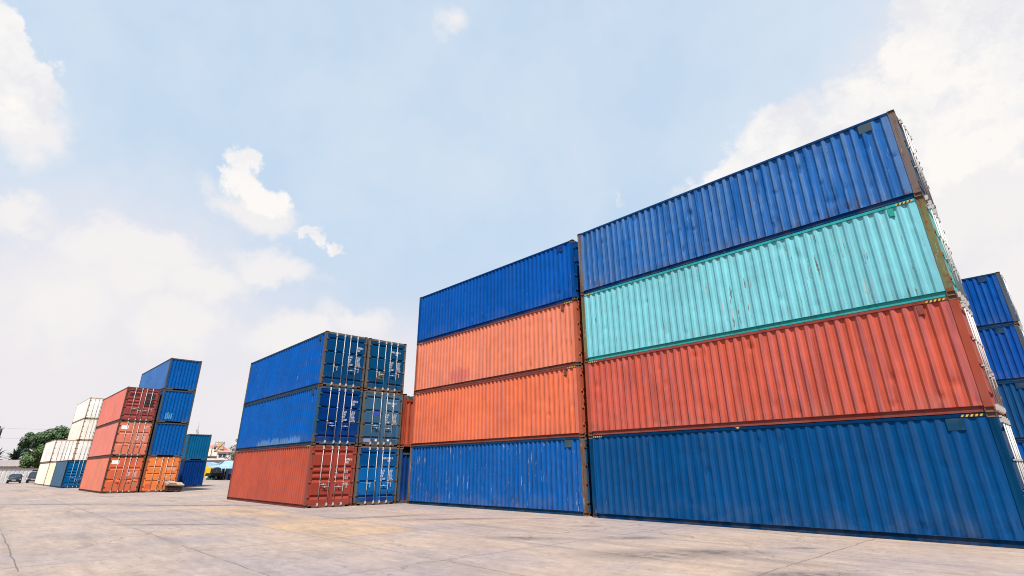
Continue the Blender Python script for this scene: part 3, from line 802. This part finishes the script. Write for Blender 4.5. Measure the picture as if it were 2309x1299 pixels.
# trees
def leaves(B, c, r, n, size, sq=.8):
    c = Vector(c)
    for _ in range(n):
        while True:
            q = Vector((rnd.uniform(-1,1),rnd.uniform(-1,1),rnd.uniform(-1,1)))
            if .25 < q.length < 1: break
        q = q*(q.length**-.12)
        if q.length > 1.12: q = q*(1.12/q.length)
        p = c+Vector((q.x*r,q.y*r,q.z*r*sq))
        nrm = (q.normalized()+Vector((rnd.gauss(0,.6),rnd.gauss(0,.6),rnd.gauss(.3,.6)))).normalized()
        a = nrm.orthogonal().normalized(); a.rotate(Matrix.Rotation(rnd.random()*6.28, 3, nrm)); b_ = nrm.cross(a)
        s = size*rnd.uniform(.6,1.35)
        k = len(B.v)
        B.v += [tuple(p-a*s), tuple(p-b_*s*.42), tuple(p+a*s), tuple(p+b_*s*.42)]
        B.face((k,k+1,k+2,k+3))
BARK = plain('bark', (.10,.08,.06), .9, .3, 3)
def foliage(nm, c): return plain(nm, c, .65, .45, .35, spec=.2, island=.7)
def tree(nm, label, base, blobs, col, n=900, size=.34, sq=.8, trunk=.28, group='trees behind the yard', gaps=0):
    """blobs: (du, dv, z, r) in the turned frame about the base"""
    t = thing(nm, label, 'tree', W(*base), YAW, group)
    B = MB()
    lobes = []
    for (du,dv,z,r) in blobs:
        k = max(5, int(r*4.5))
        for i in range(k):
            th = rnd.random()*6.28; ph = rnd.uniform(-.5,1.0); rr = r*rnd.uniform(.35,.85)
            lobes.append((du+rr*math.cos(th)*math.cos(ph), dv+rr*math.sin(th)*math.cos(ph), z+rr*math.sin(ph)*sq, r*rnd.uniform(.30,.60)))
    for l in lobes: leaves(B, l[:3], l[3], int(n*l[3]/len(lobes)*2), size, sq)
    B.build('crown', foliage(nm+'_leaves', col), t)
    B = MB(); z1 = min(b[2] for b in blobs)
    B.tube((0,0,-.1),(.1,0,z1*.75),trunk,trunk*.7,8)
    for l in lobes[::3]: B.tube((.1,0,z1*.7),(l[0]*.92,l[1]*.92,l[2]),trunk*.35,trunk*.08,5)
    B.build('trunk', BARK, t)
    return t
tree('leafy_tree', 'broad green tree with the highest crown, middle of the far left trees', (-104.8,126.5), [(0,0,8.8,3.1),(2.0,.5,9.4,2.5),(-2.6,0,8.0,2.6),(.8,.5,6.2,3.2),(3.6,0,6.8,2.8)], (.075,.130,.055), 5200, .30)
tree('leafy_tree', 'lighter green tree left of the broad one, sky showing through its low branches', (-109.0,127), [(-.2,0,8.6,2.1),(-1.9,0,7.2,1.7),(1.4,0,6.4,1.9),(-1.0,0,5.6,1.3)], (.085,.145,.075), 3000, .27)
tree('leafy_tree', 'dark green tree standing directly behind the white containers', (-99.6,130), [(0,0,9.2,3.0),(3.0,0,9.0,2.4),(-2.2,0,6.4,2.4),(2,0,5.0,3.2)], (.065,.120,.060), 4600, .30)
tree('leafy_shrub', 'round bright green shrub hanging over the white fence', (-89.6,106), [(0,0,3.4,1.9),(2.2,.2,4.9,2.3),(1.0,0,1.9,1.9),(3.2,0,2.3,1.8)], (.090,.150,.050), 4200, .25, trunk=.14)
tree('flowering_shrub', 'small shrub with pink blossom beside the round green shrub', (-90.6,106.5), [(0,0,4.3,.7),(.7,0,4.0,.5)], (.42,.16,.16), 900, .17, trunk=.08)
tree('airy_tree', 'thin airy tree with sky showing through, behind the blue roofed shed', (-68.3,139), [(-1.2,0,4.6,2.0),(1.4,0,5.4,2.2),(.2,0,6.9,1.7),(1.8,0,9.2,1.2),(-.6,0,8.8,.9),(2.6,0,7.6,1.4)], (.19,.215,.18), 1000, .24, trunk=.16)
tree('leafy_tree', 'dark small tree in front of the peach house', (-96.9,176), [(0,0,4.6,1.6),(1.4,0,5.3,1.1),(-1.6,0,6.2,1.0)], (.06,.08,.06), 900, .26, trunk=.12)

def palm(label, base, h, n=26, ln=2.4, lean=0.):
    t = thing('palm_tree', label, 'palm', W(*base), YAW, 'palms behind the fence')
    B = MB(); B.tube((0,0,0),(lean,0,h),.16,.11,8); B.build('trunk', BARK, t)
    B = MB()
    for i in range(n):
        th = i*2.399; el = rnd.uniform(-.25,1.45)
        d_ = Vector((math.cos(th)*math.cos(el), math.sin(th)*math.cos(el), math.sin(el)))
        sd = d_.cross(Vector((0,0,1))).normalized(); p0 = Vector((lean,0,h)); L_ = ln*rnd.uniform(.75,1.15)
        prev = None
        for k in range(7):
            f = k/6; c = p0+d_*(L_*f)+Vector((0,0,-.55*L_*f*f*.5)); w = .05+.15*math.sin(PI*min(1,f*1.02+.02))
            cur = (c+sd*w, c-sd*w)
            if prev: B.quad(tuple(prev[0]),tuple(prev[1]),tuple(cur[1]),tuple(cur[0]))
            prev = cur
    B.build('crown', foliage('palm_leaves', (.040,.070,.050)), t)
palm('dark spiky palm cut by the left picture edge behind the tiled roof', (-109.7,119.0), 4.4, 60, 3.0)
palm('dark palm with upright fronds left of the pink shrub', (-105.6,119.5), 4.3, 60, 3.0)
palm('smaller dark palm between the two larger ones', (-107.7,121.5), 4.0, 54, 2.5)

# utility poles and lines at the left edge, mast at the right
def pole(label, base, h, box=True):
    t = thing('utility_pole', label, 'pole', W(*base), YAW, 'utility poles')
    B = MB(); B.tube((0,0,0),(0,0,h),.17,.13,10); B.build('pole', plain('pole_concrete', (.05,.055,.055), .85), t)
    B = MB(); B.box(-.9,.9,-.06,.06,h-.45,h-.33); B.box(-.9,.9,-.06,.06,h-2.2,h-2.1); B.build('crossarm', M['black'], t)
    if box:
        B = MB(); B.tube((.32,0,h-2.0),(.32,0,h-.55),.26,n=12); B.build('transformer', M['black'], t)
    return t
pole('dark utility pole with transformer cut by the left edge', (-97.6,104.8), 9.9)
pole('distant utility pole between the peach house and the blue shed', (-88.6,165), 8.2, False)
def wire(label, p, q, sag, grp='power lines'):
    B = MB(); n = 12; pts = []
    for i in range(n+1):
        f = i/n; P = Vector(p).lerp(Vector(q), f); P.z -= sag*4*f*(1-f); pts.append(P)
    for a, b_ in zip(pts[:-1], pts[1:]): B.tube(a, b_, .013, n=4, cap=False)
    tag(B.build('power_line', M['black']), label, 'power line', grp)
wire('highest power line running from the left pole toward the trees', W(-97.6,104.8,9.55), W(-82,120,10.4), .3)
wire('second power line under the highest one at the left pole', W(-97.6,104.8,7.75), W(-82,122,8.6), .3)
wire('lowest power line crossing before the palms', W(-106,117,5.9), W(-80,121,5.6), .3)
wire('power line crossing the sky above the peach house', W(-88.6,165,8.0), W(-60,150,9.6), .3)
mt = thing('antenna_mast', 'thin lattice antenna mast above the teal container', 'mast', W(-113.6,199.5), YAW)
B = MB()
for (a, b_) in ((-.35,-.2),(.35,-.2),(0,.4)): B.tube((a,b_,0),(a*.3,b_*.3,16.2),.06,.05,n=5)
for i in range(16):
    f = i/16; w = .35*(1-.7*f); B.tube((-w,-.1,i),(w,-.1,i+1),.035,n=4); B.tube((w,-.1,i),(-w,-.1,i+1),.035,n=4)
B.build('lattice', plain('mast_grey', (.22,.2,.2)), mt)
B = MB(); B.tube((0,0,16.2),(0,0,18.0),.05,n=5); B.tube((-.5,0,14.6),(-.5,0,16.0),.07,n=5); B.tube((.4,0,14.2),(.4,0,15.4),.07,n=5); B.build('aerial', plain('mast_grey', (.22,.2,.2)), mt)

# blue roofed shed
sh = thing('roofed_shed', 'low shed with pale blue sheet roof and dark blue walls', 'shed', W(-59.5,113), YAW)
rf = paint('blue_roof', (.27,.41,.51), .10, .3, .3, .1, .5); dk = plain('shed_dark', (.006,.012,.028), .9); bl = plain('shed_blue', (.004,.035,.15), .6, .2, 1.)
def slope(B, a, b_, c, d_, n):
    """corrugated sheet: eave a-b, ridge d-c"""
    a, b_, c, d_ = map(Vector, (a, b_, c, d_))
    for i in range(n):
        for j_, (f0, f1, h0, h1) in enumerate(((0,.5,0,.05),(.5,1,.05,0))):
            s0, s1 = (i+f0)/n, (i+f1)/n; z0 = Vector((0,0,h0)); z1 = Vector((0,0,h1))
            B.quad(tuple(a.lerp(b_,s0)+z0), tuple(a.lerp(b_,s1)+z1), tuple(d_.lerp(c,s1)+z1), tuple(d_.lerp(c,s0)+z0))
B = MB()
slope(B, (2.0,-2.2,2.43),(14,-2.2,2.43),(14,2.7,3.62),(.5,2.7,3.62), 34)
slope(B, (-4.0,4.3,2.33),(2.0,-2.2,2.43),(.5,2.7,3.62),(.5,2.75,3.62), 26)
B.build('roof', rf, sh)
B = MB(); slope(B, (3.3,-3.3,2.12),(14,-3.3,2.12),(14,-2.25,2.36),(2.1,-2.25,2.36), 34); B.build('awning', rf, sh)
B = MB(); B.box(1.2,14,4.9,5.0,0,2.6); B.box(-3.4,1.2,6.2,6.3,0,2.3); B.build('back_wall', dk, sh)
B = MB(); B.box(.9,14,4.2,4.3,0,2.42); B.build('front_wall', bl, sh)
B = MB(); B.box(-3.2,-.6,4.8,5.9,0,2.2); B.build('inner_wall', dk, sh)
for (a, b_) in ((-.55,4.05),(.2,4.05)):
    B = MB(); B.tube((a,b_,0),(a,b_,2.35),.045,n=6); B.build('post', plain('shed_post', (.55,.52,.48)), sh)
tag((lambda B: (B.tube((0,0,0),(.45,-.1,1.9),.05,n=6), B.build('plank', plain('pale_plank', (.60,.55,.47)), None, W(-61.3,116.8), (0,0,YAW)))[1])(MB()), 'pale plank leaning at the dark opening of the shed', 'plank')
B = MB()
for i in range(14):
    a = rnd.uniform(-.9,.9); B.box(a-.16,a+.16,rnd.uniform(-.3,0),rnd.uniform(.05,.4),0,rnd.uniform(.15,.5))
tag(B.build('scrap_pile', plain('scrap_teal', (.015,.08,.09), .7), None, W(-61.2,116.2), (0,0,YAW)), 'low heap of teal junk at the foot of the shed', 'junk')

# yellow truck beside the shed
tk = thing('parked_truck', 'small yellow truck parked beside the blue roofed shed', 'truck', W(-62.75,116.4), YAW+math.radians(-150))
yl = plain('truck_yellow', (.62,.40,.02), .4, .1); gl = plain('truck_glass', (.05,.30,.40), .15)
bm = bmesh.new()
pts = [(1.9,.45),(1.95,1.0),(1.8,1.25),(1.35,2.0),(.2,2.1),(.1,.45)]
vs = [[bm.verts.new((x_, s*.85, z_)) for x_, z_ in pts] for s in (-1, 1)]
bm.faces.new(vs[0]); bm.faces.new(vs[1][::-1])
for i in range(6): bm.faces.new((vs[0][i], vs[1][i], vs[1][(i+1)%6], vs[0][(i+1)%6]))
bmesh.ops.recalc_face_normals(bm, faces=bm.faces); bmesh.ops.bevel(bm, geom=bm.edges[:], offset=.05, segments=2, affect='EDGES')
me = bpy.data.meshes.new('cab'); bm.to_mesh(me); bm.free(); place('cab', me, yl, tk)
B = MB(); B.quad((1.80,-.72,1.32),(1.80,.72,1.32),(1.43,.66,1.95),(1.43,-.66,1.95)); B.build('windscreen', gl, tk)
for s in (-1, 1):
    B = MB(); B.poly([(1.55,s*.857,1.3),(1.3,s*.857,1.85),(.45,s*.857,1.9),(.45,s*.857,1.3)][::s]); B.build('side_window', gl, tk)
    B = MB(); B.tube((1.93,s*.6,.72),(1.99,s*.6,.72),.13,n=12); B.build('headlight', M['sticker'], tk)
    for xx in (1.1,-1.9):
        B = MB(); B.tube((xx,s*.6,.42),(xx,s*.9,.42),.42,n=16); w_ = B.build('wheel', M['rubber'], tk)
        B = MB(); B.tube((xx,s*.901,.42),(xx,s*.92,.42),.22,n=12); B.build('rim', M['galv'], w_)
B = MB(); B.box(-2.9,.02,-.95,.95,.75,.85); B.box(-2.9,.02,-.95,-.88,.86,1.3); B.box(-2.9,.02,.88,.95,.86,1.3); B.build('load_bed', M['black'], tk)
B = MB(); B.box(1.88,2.02,-.85,.85,.35,.55); B.build('bumper', M['black'], tk)
# lorry with pale blue cover farther back
lk = thing('covered_truck', 'pale blue covered truck with yellow side far behind the shed', 'truck', W(-70.0,129.5), YAW)
B = MB(); n = 10
for i in range(n):
    a0, a1 = PI*i/n, PI*(i+1)/n
    B.quad((-2.6*math.cos(a0),-1.1,2.75+.85*math.sin(a0)),(-2.6*math.cos(a1),-1.1,2.75+.85*math.sin(a1)),(-2.6*math.cos(a1),1.1,2.75+.85*math.sin(a1)),(-2.6*math.cos(a0),1.1,2.75+.85*math.sin(a0)))
B.poly([(-2.6*math.cos(PI*i/n),-1.1,2.75+.85*math.sin(PI*i/n)) for i in range(n+1)]); B.build('cover', plain('pale_blue_cover', (.30,.42,.62), .7), lk)
B = MB(); B.box(-2.6,2.6,-1.1,1.1,1.0,2.74); B.build('load_bed', yl, lk)
for xx in (-1.7,1.7):
    B = MB(); B.tube((xx,-1.0,.5),(xx,-.7,.5),.5,n=14); B.tube((xx,1.0,.5),(xx,.7,.5),.5,n=14); B.build('wheel', M['rubber'], lk)
B = MB(); B.box(-2.4,2.4,-.8,.8,.6,.99); B.build('chassis', M['black'], lk)

# houses and hoarding far behind
def house(label, base, x0,x1,y0,y1,zw,zr, wc, rc, rz=0., wins=()):
    t = thing('distant_house', label, 'house', W(*base), YAW+rz, 'houses far behind the yard')
    B = MB(); B.box(x0,x1,y0,y1,0,zw); B.build('wall', plain('house_wall', wc, .85, .15, .5), t)
    B = MB(); cx_, cy_ = (x0+x1)/2, (y0+y1)/2; e = .5; k = (x1-x0)*.18
    a = [(x0-e,y0-e,zw+.003),(x1+e,y0-e,zw+.003),(x1+e,y1+e,zw+.003),(x0-e,y1+e,zw+.003)]; r0, r1 = (cx_-k,cy_,zr), (cx_+k,cy_,zr)
    B.quad(a[0],a[1],r1,r0); B.quad(a[2],a[3],r0,r1); B.poly([a[1],a[2],r1]); B.poly([a[3],a[0],r0]); B.quad(a[3],a[2],a[1],a[0])
    B.build('roof', plain('house_roof', rc, .8, .2, .8), t)
    for (a_, z_) in wins:
        B = MB(); B.box(a_-.5,a_+.5,y0-.03,y0-.001,z_-.5,z_+.5); B.build('window', plain('dim_glass', (.05,.06,.08), .2), t)
    return t
house('pale peach house with wide sloping roof and small windows', (-97.2,180), -4.5,2.6,-1,8,6.1,8.8, (.62,.52,.46), (.62,.42,.34), 0, ((-1.2,5.0),(.4,5.0),(1.6,5.0)))
house('white house with faded red roof beside the airy tree', (-88.6,172), -1.3,3.0,-1,7,7.0,8.0, (.66,.62,.62), (.45,.20,.17), 0, ((-.3,6),(.9,6)))
house('low white building behind the shed roof', (-90.5,163), -4,6,-1,5,4.6,5.2, (.58,.55,.54), (.40,.34,.30), 0, ((-2,3.6),(0,3.6)))
house('faded red roofed house just showing over the teal container', (-99.8,186), -2.2,2.0,-1,6,8.4,10.2, (.60,.50,.45), (.50,.16,.13))
hb = thing('roof_hoarding', 'yellowish sheet hoarding on a steel scaffold above the peach house', 'hoarding', W(-95.0,181), YAW)
B = MB(); B.box(-.6,1.45,0,.06,9.3,10.3); B.box(-.2,1.35,0,.06,8.25,9.1); B.build('panel', plain('ochre_sheet', (.50,.38,.20), .7, .3, 1.2), hb)
B = MB()
for a in (-1.5,-.6,.4,1.45): B.tube((a,.15,4),(a,.15,10.7),.06,n=5)
for z_ in (7.6,8.2,9.2,10.35): B.tube((-1.5,.15,z_),(1.5,.15,z_),.05,n=5)
B.tube((-.5,-.05,8.2),(1.4,-.05,10.3),.05,n=5); B.tube((1.4,-.05,7.4),(-.2,-.05,8.6),.05,n=5)
B.build('scaffold', plain('scaffold', (.10,.09,.08)), hb)
B = MB(); B.tube((-1.2,-.2,8.3),(-1.2,-.2,9.4),.42,n=12); B.build('water_tank', plain('tank', (.10,.12,.13), .5), hb)
SUN_E = 5.0; SKY_S = .058; VEIL = .85; EXPO = 1.13
CAMM= [[0.687114, 0.726531, -0.005167], [0.273348, -0.251916, 0.928342], [-0.673167, 0.639289, 0.371691]]
CAMP= (13.6487, -17.1084, 1.6838)
CRISP=[
(-0.029,0.893,0.448,7.887,1.856,-3.204,-2.643,3.932,-8.031,1.000),
(-0.114,0.866,0.488,9.049,1.986,-1.427,-1.830,5.250,-9.782,1.000),
(-0.213,0.847,0.487,9.068,1.839,0.735,-0.268,5.594,-9.892,1.000),
(-0.322,0.828,0.458,8.719,1.803,2.839,2.287,8.915,-14.566,1.000),
(0.030,0.853,0.521,10.889,2.973,-5.509,-2.773,5.101,-8.205,1.000),
(-0.014,0.824,0.566,16.322,8.390,-11.863,-5.762,6.717,-9.961,1.000),
(0.037,0.895,0.444,13.423,2.486,-6.173,-2.293,3.679,-7.253,1.000),
(0.078,0.828,0.555,17.427,5.081,-10.062,-3.996,8.418,-12.042,1.000),
(-0.876,-0.088,0.474,2.784,18.237,8.509,-11.691,5.810,-20.587,1.000),
(-0.848,-0.116,0.517,6.196,33.558,17.627,-6.732,2.914,-10.412,1.000),
(-0.865,-0.072,0.496,5.928,32.030,14.898,-13.949,6.798,-23.434,1.000),
(-0.851,0.205,0.484,11.332,29.288,7.399,-10.492,7.260,-21.587,1.000),
(-0.861,0.231,0.453,9.950,25.495,5.788,-11.111,8.182,-25.366,1.000),
(-0.864,0.194,0.464,4.869,29.981,-3.520,-17.717,-0.588,-32.890,0.850),
(-0.855,0.320,0.407,3.873,19.967,-7.630,-27.699,-10.832,-49.876,0.750),
(-0.848,0.362,0.387,11.671,35.898,-8.182,-29.751,-2.765,-62.794,0.800),
]
SOFT=[
(-0.047,0.931,0.361,6.330,1.122,-2.095,-2.168,2.597,-7.012,1.000),
(-0.209,0.898,0.388,5.215,1.105,0.231,-0.851,4.359,-10.588,1.000),
(-0.009,0.973,0.231,11.238,0.741,-2.708,-1.738,1.393,-5.961,1.000),
(-0.951,0.037,0.308,-0.243,14.292,-2.511,-6.814,-0.433,-21.053,1.000),
(-0.954,0.099,0.282,-0.231,14.089,-5.767,-6.477,-4.068,-20.558,1.000),
(-0.958,0.185,0.221,1.693,12.552,-3.258,-4.276,-1.196,-17.637,1.000),
(-0.899,0.287,0.331,3.048,8.933,0.505,-7.500,4.514,-24.422,1.000),
(-0.937,0.200,0.287,2.233,10.908,-0.345,-6.225,2.232,-21.970,1.000),
(-0.943,-0.048,0.328,-0.374,17.064,1.367,-8.973,3.397,-25.393,1.000),
(-0.976,0.021,0.215,0.586,9.291,1.705,-2.122,2.640,-9.956,1.000),
(-0.868,0.431,0.247,4.142,8.904,-1.047,-5.209,1.077,-20.289,1.000),
(-0.876,0.241,0.418,2.342,11.742,-1.907,-9.556,-0.605,-19.736,1.000),
(-0.561,0.406,0.722,11.143,13.407,1.083,-8.829,7.335,-11.014,0.550),
(-0.486,0.749,0.451,33.362,24.096,-4.211,-24.466,24.746,-67.742,0.300),
(-0.940,0.105,0.324,0.163,9.578,-2.650,-8.220,-2.591,-23.084,1.000),
(-0.893,-0.071,0.445,1.935,14.302,6.134,-6.769,3.681,-13.042,1.000),
(-0.915,0.341,0.217,3.414,8.619,0.777,-3.258,4.504,-21.007,1.000),
]
BROAD=[
(-0.982,0.045,0.181,0.174,2.360,0.347,-0.493,0.750,-2.881,1.000),
(-0.915,0.388,0.115,0.784,1.820,0.073,-0.274,0.841,-5.092,1.000),
(-0.031,0.968,0.249,5.073,0.481,-1.252,-1.047,0.884,-3.587,1.000),
(-0.034,0.876,0.481,4.174,1.125,-1.766,-1.201,1.885,-3.529,1.000),
]
# ------------------------------------------------------------------ light, sky, camera
SUN = Vector((.43,-.41,1)).normalized()
EL = math.asin(SUN.z); AZ = math.atan2(SUN.x, SUN.y)
sd = bpy.data.lights.new('sun', 'SUN'); sd.energy = SUN_E; sd.angle = math.radians(.53); sd.color = (1.0,.955,.89)
so = bpy.data.objects.new('sun', sd); COL.objects.link(so); so.rotation_euler = SUN.to_track_quat('Z','Y').to_euler(); so.location = (0,-20,40)

w = bpy.data.worlds.new('World'); SC.world = w; w.use_nodes = True
nt = w.node_tree; nt.nodes.clear(); N = NT(nt)
sk = N.n('ShaderNodeTexSky'); sk.sky_type = 'NISHITA'; sk.sun_disc = False; sk.sun_elevation = EL; sk.sun_rotation = AZ
sk.altitude = 0; sk.air_density = 1.0; sk.dust_density = 2.2; sk.ozone_density = 1.5
dr = N.vmath('NORMALIZE', N.n('ShaderNodeTexCoord').outputs['Generated'])
dz = N.sep(dr)[2]
# milky veil of the humid air, thicker towards the horizon
veil = N.mix(N.sstep(dz, .0, .42), (6.6,6.2,6.6,1), (4.85,6.1,7.5,1))
base = N.mix(VEIL, sk.outputs[0], veil)
w1 = N.vmath('SUBTRACT', N.noise(dr, 7.0, 6, .62, out=1), (.5,.5,.5)); w2 = N.vmath('SUBTRACT', N.noise(dr, 30.0, 5, .6, out=1), (.5,.5,.5))
dd = N.vmath('ADD', dr, N.vmath('ADD', N.vmath('MULTIPLY', w1, (.16,.16,.16)), N.vmath('MULTIPLY', w2, (.030,.030,.030))))
def field(bl):
    m = None
    for q in bl:
        v = N.vmath('SUBTRACT', dd, tuple(q[:3]))
        a = N.vmath('DOT_PRODUCT', v, tuple(q[3:6]), out=1); b_ = N.vmath('DOT_PRODUCT', v, tuple(q[6:9]), out=1)
        l = N.math('SUBTRACT', 1.0, N.math('SQRT', N.math('ADD', N.math('MULTIPLY', a, a), N.math('MULTIPLY', b_, b_))))
        if q[9] != 1: l = N.math('SUBTRACT', l, 1-q[9])
        m = l if m is None else N.math('MAXIMUM', m, l)
    return m
fine = N.noise(dr, 16.0, 9, .60); soft = N.noise(dr, 5.0, 6, .55)
mc = N.math('ADD', field(CRISP), N.math('MULTIPLY', N.math('SUBTRACT', fine, .5), 1.1))
ms = N.math('ADD', field(SOFT), N.math('MULTIPLY', N.math('SUBTRACT', soft, .5), 1.1))
ms = N.math('ADD', ms, N.math('MULTIPLY', N.math('SUBTRACT', fine, .5), .75))
kc = N.math('MULTIPLY', N.sstep(mc, -.04, .34), .95); ks = N.math('MULTIPLY', N.sstep(ms, -.05, .70), .88)
shade = N.sstep(N.noise(dd, 7.0, 8, .62), .34, .60)
ccol = N.mix(shade, (6.35,6.40,6.75,1), (7.8,7.55,7.3,1))
thin = N.math('MULTIPLY', N.sstep(N.noise(dr, 2.2, 5, .6), .36, .72), .38)
base = N.mix(thin, base, (6.7,6.95,7.4,1))
hz = N.math('MULTIPLY', N.sstep(field(BROAD), .0, .8), .80)
base = N.mix(hz, base, (7.0,6.65,6.8,1))
out = N.mix(ks, base, (7.25,7.0,6.95,1)); out = N.mix(kc, out, ccol)
bg = N.n('ShaderNodeBackground'); N.set(bg.inputs['Color'], out); bg.inputs['Strength'].default_value = SKY_S
N.set(N.n('ShaderNodeOutputWorld').inputs['Surface'], bg.outputs[0])

cam = bpy.data.cameras.new('camera'); co_ = bpy.data.objects.new('camera', cam); COL.objects.link(co_); SC.camera = co_
cam.sensor_width = 36; cam.lens = 18.410; cam.clip_start = .1; cam.clip_end = 4000; cam.shift_x = .0007; cam.shift_y = -.0276
R_ = Matrix((CAMM[0], CAMM[1], [-q for q in CAMM[2]])).transposed()
co_.matrix_world = Matrix.Translation(CAMP) @ R_.to_4x4()
SC.view_settings.view_transform = 'Standard'; SC.view_settings.look = 'None'; SC.view_settings.exposure = EXPO; SC.view_settings.gamma = 1
SC.render.resolution_x = 1024; SC.render.resolution_y = 576
SC.cycles.pixel_filter_type = 'BLACKMAN_HARRIS'; SC.cycles.filter_width = 1.05
SC.cycles.max_bounces = 6; SC.cycles.use_denoising = True
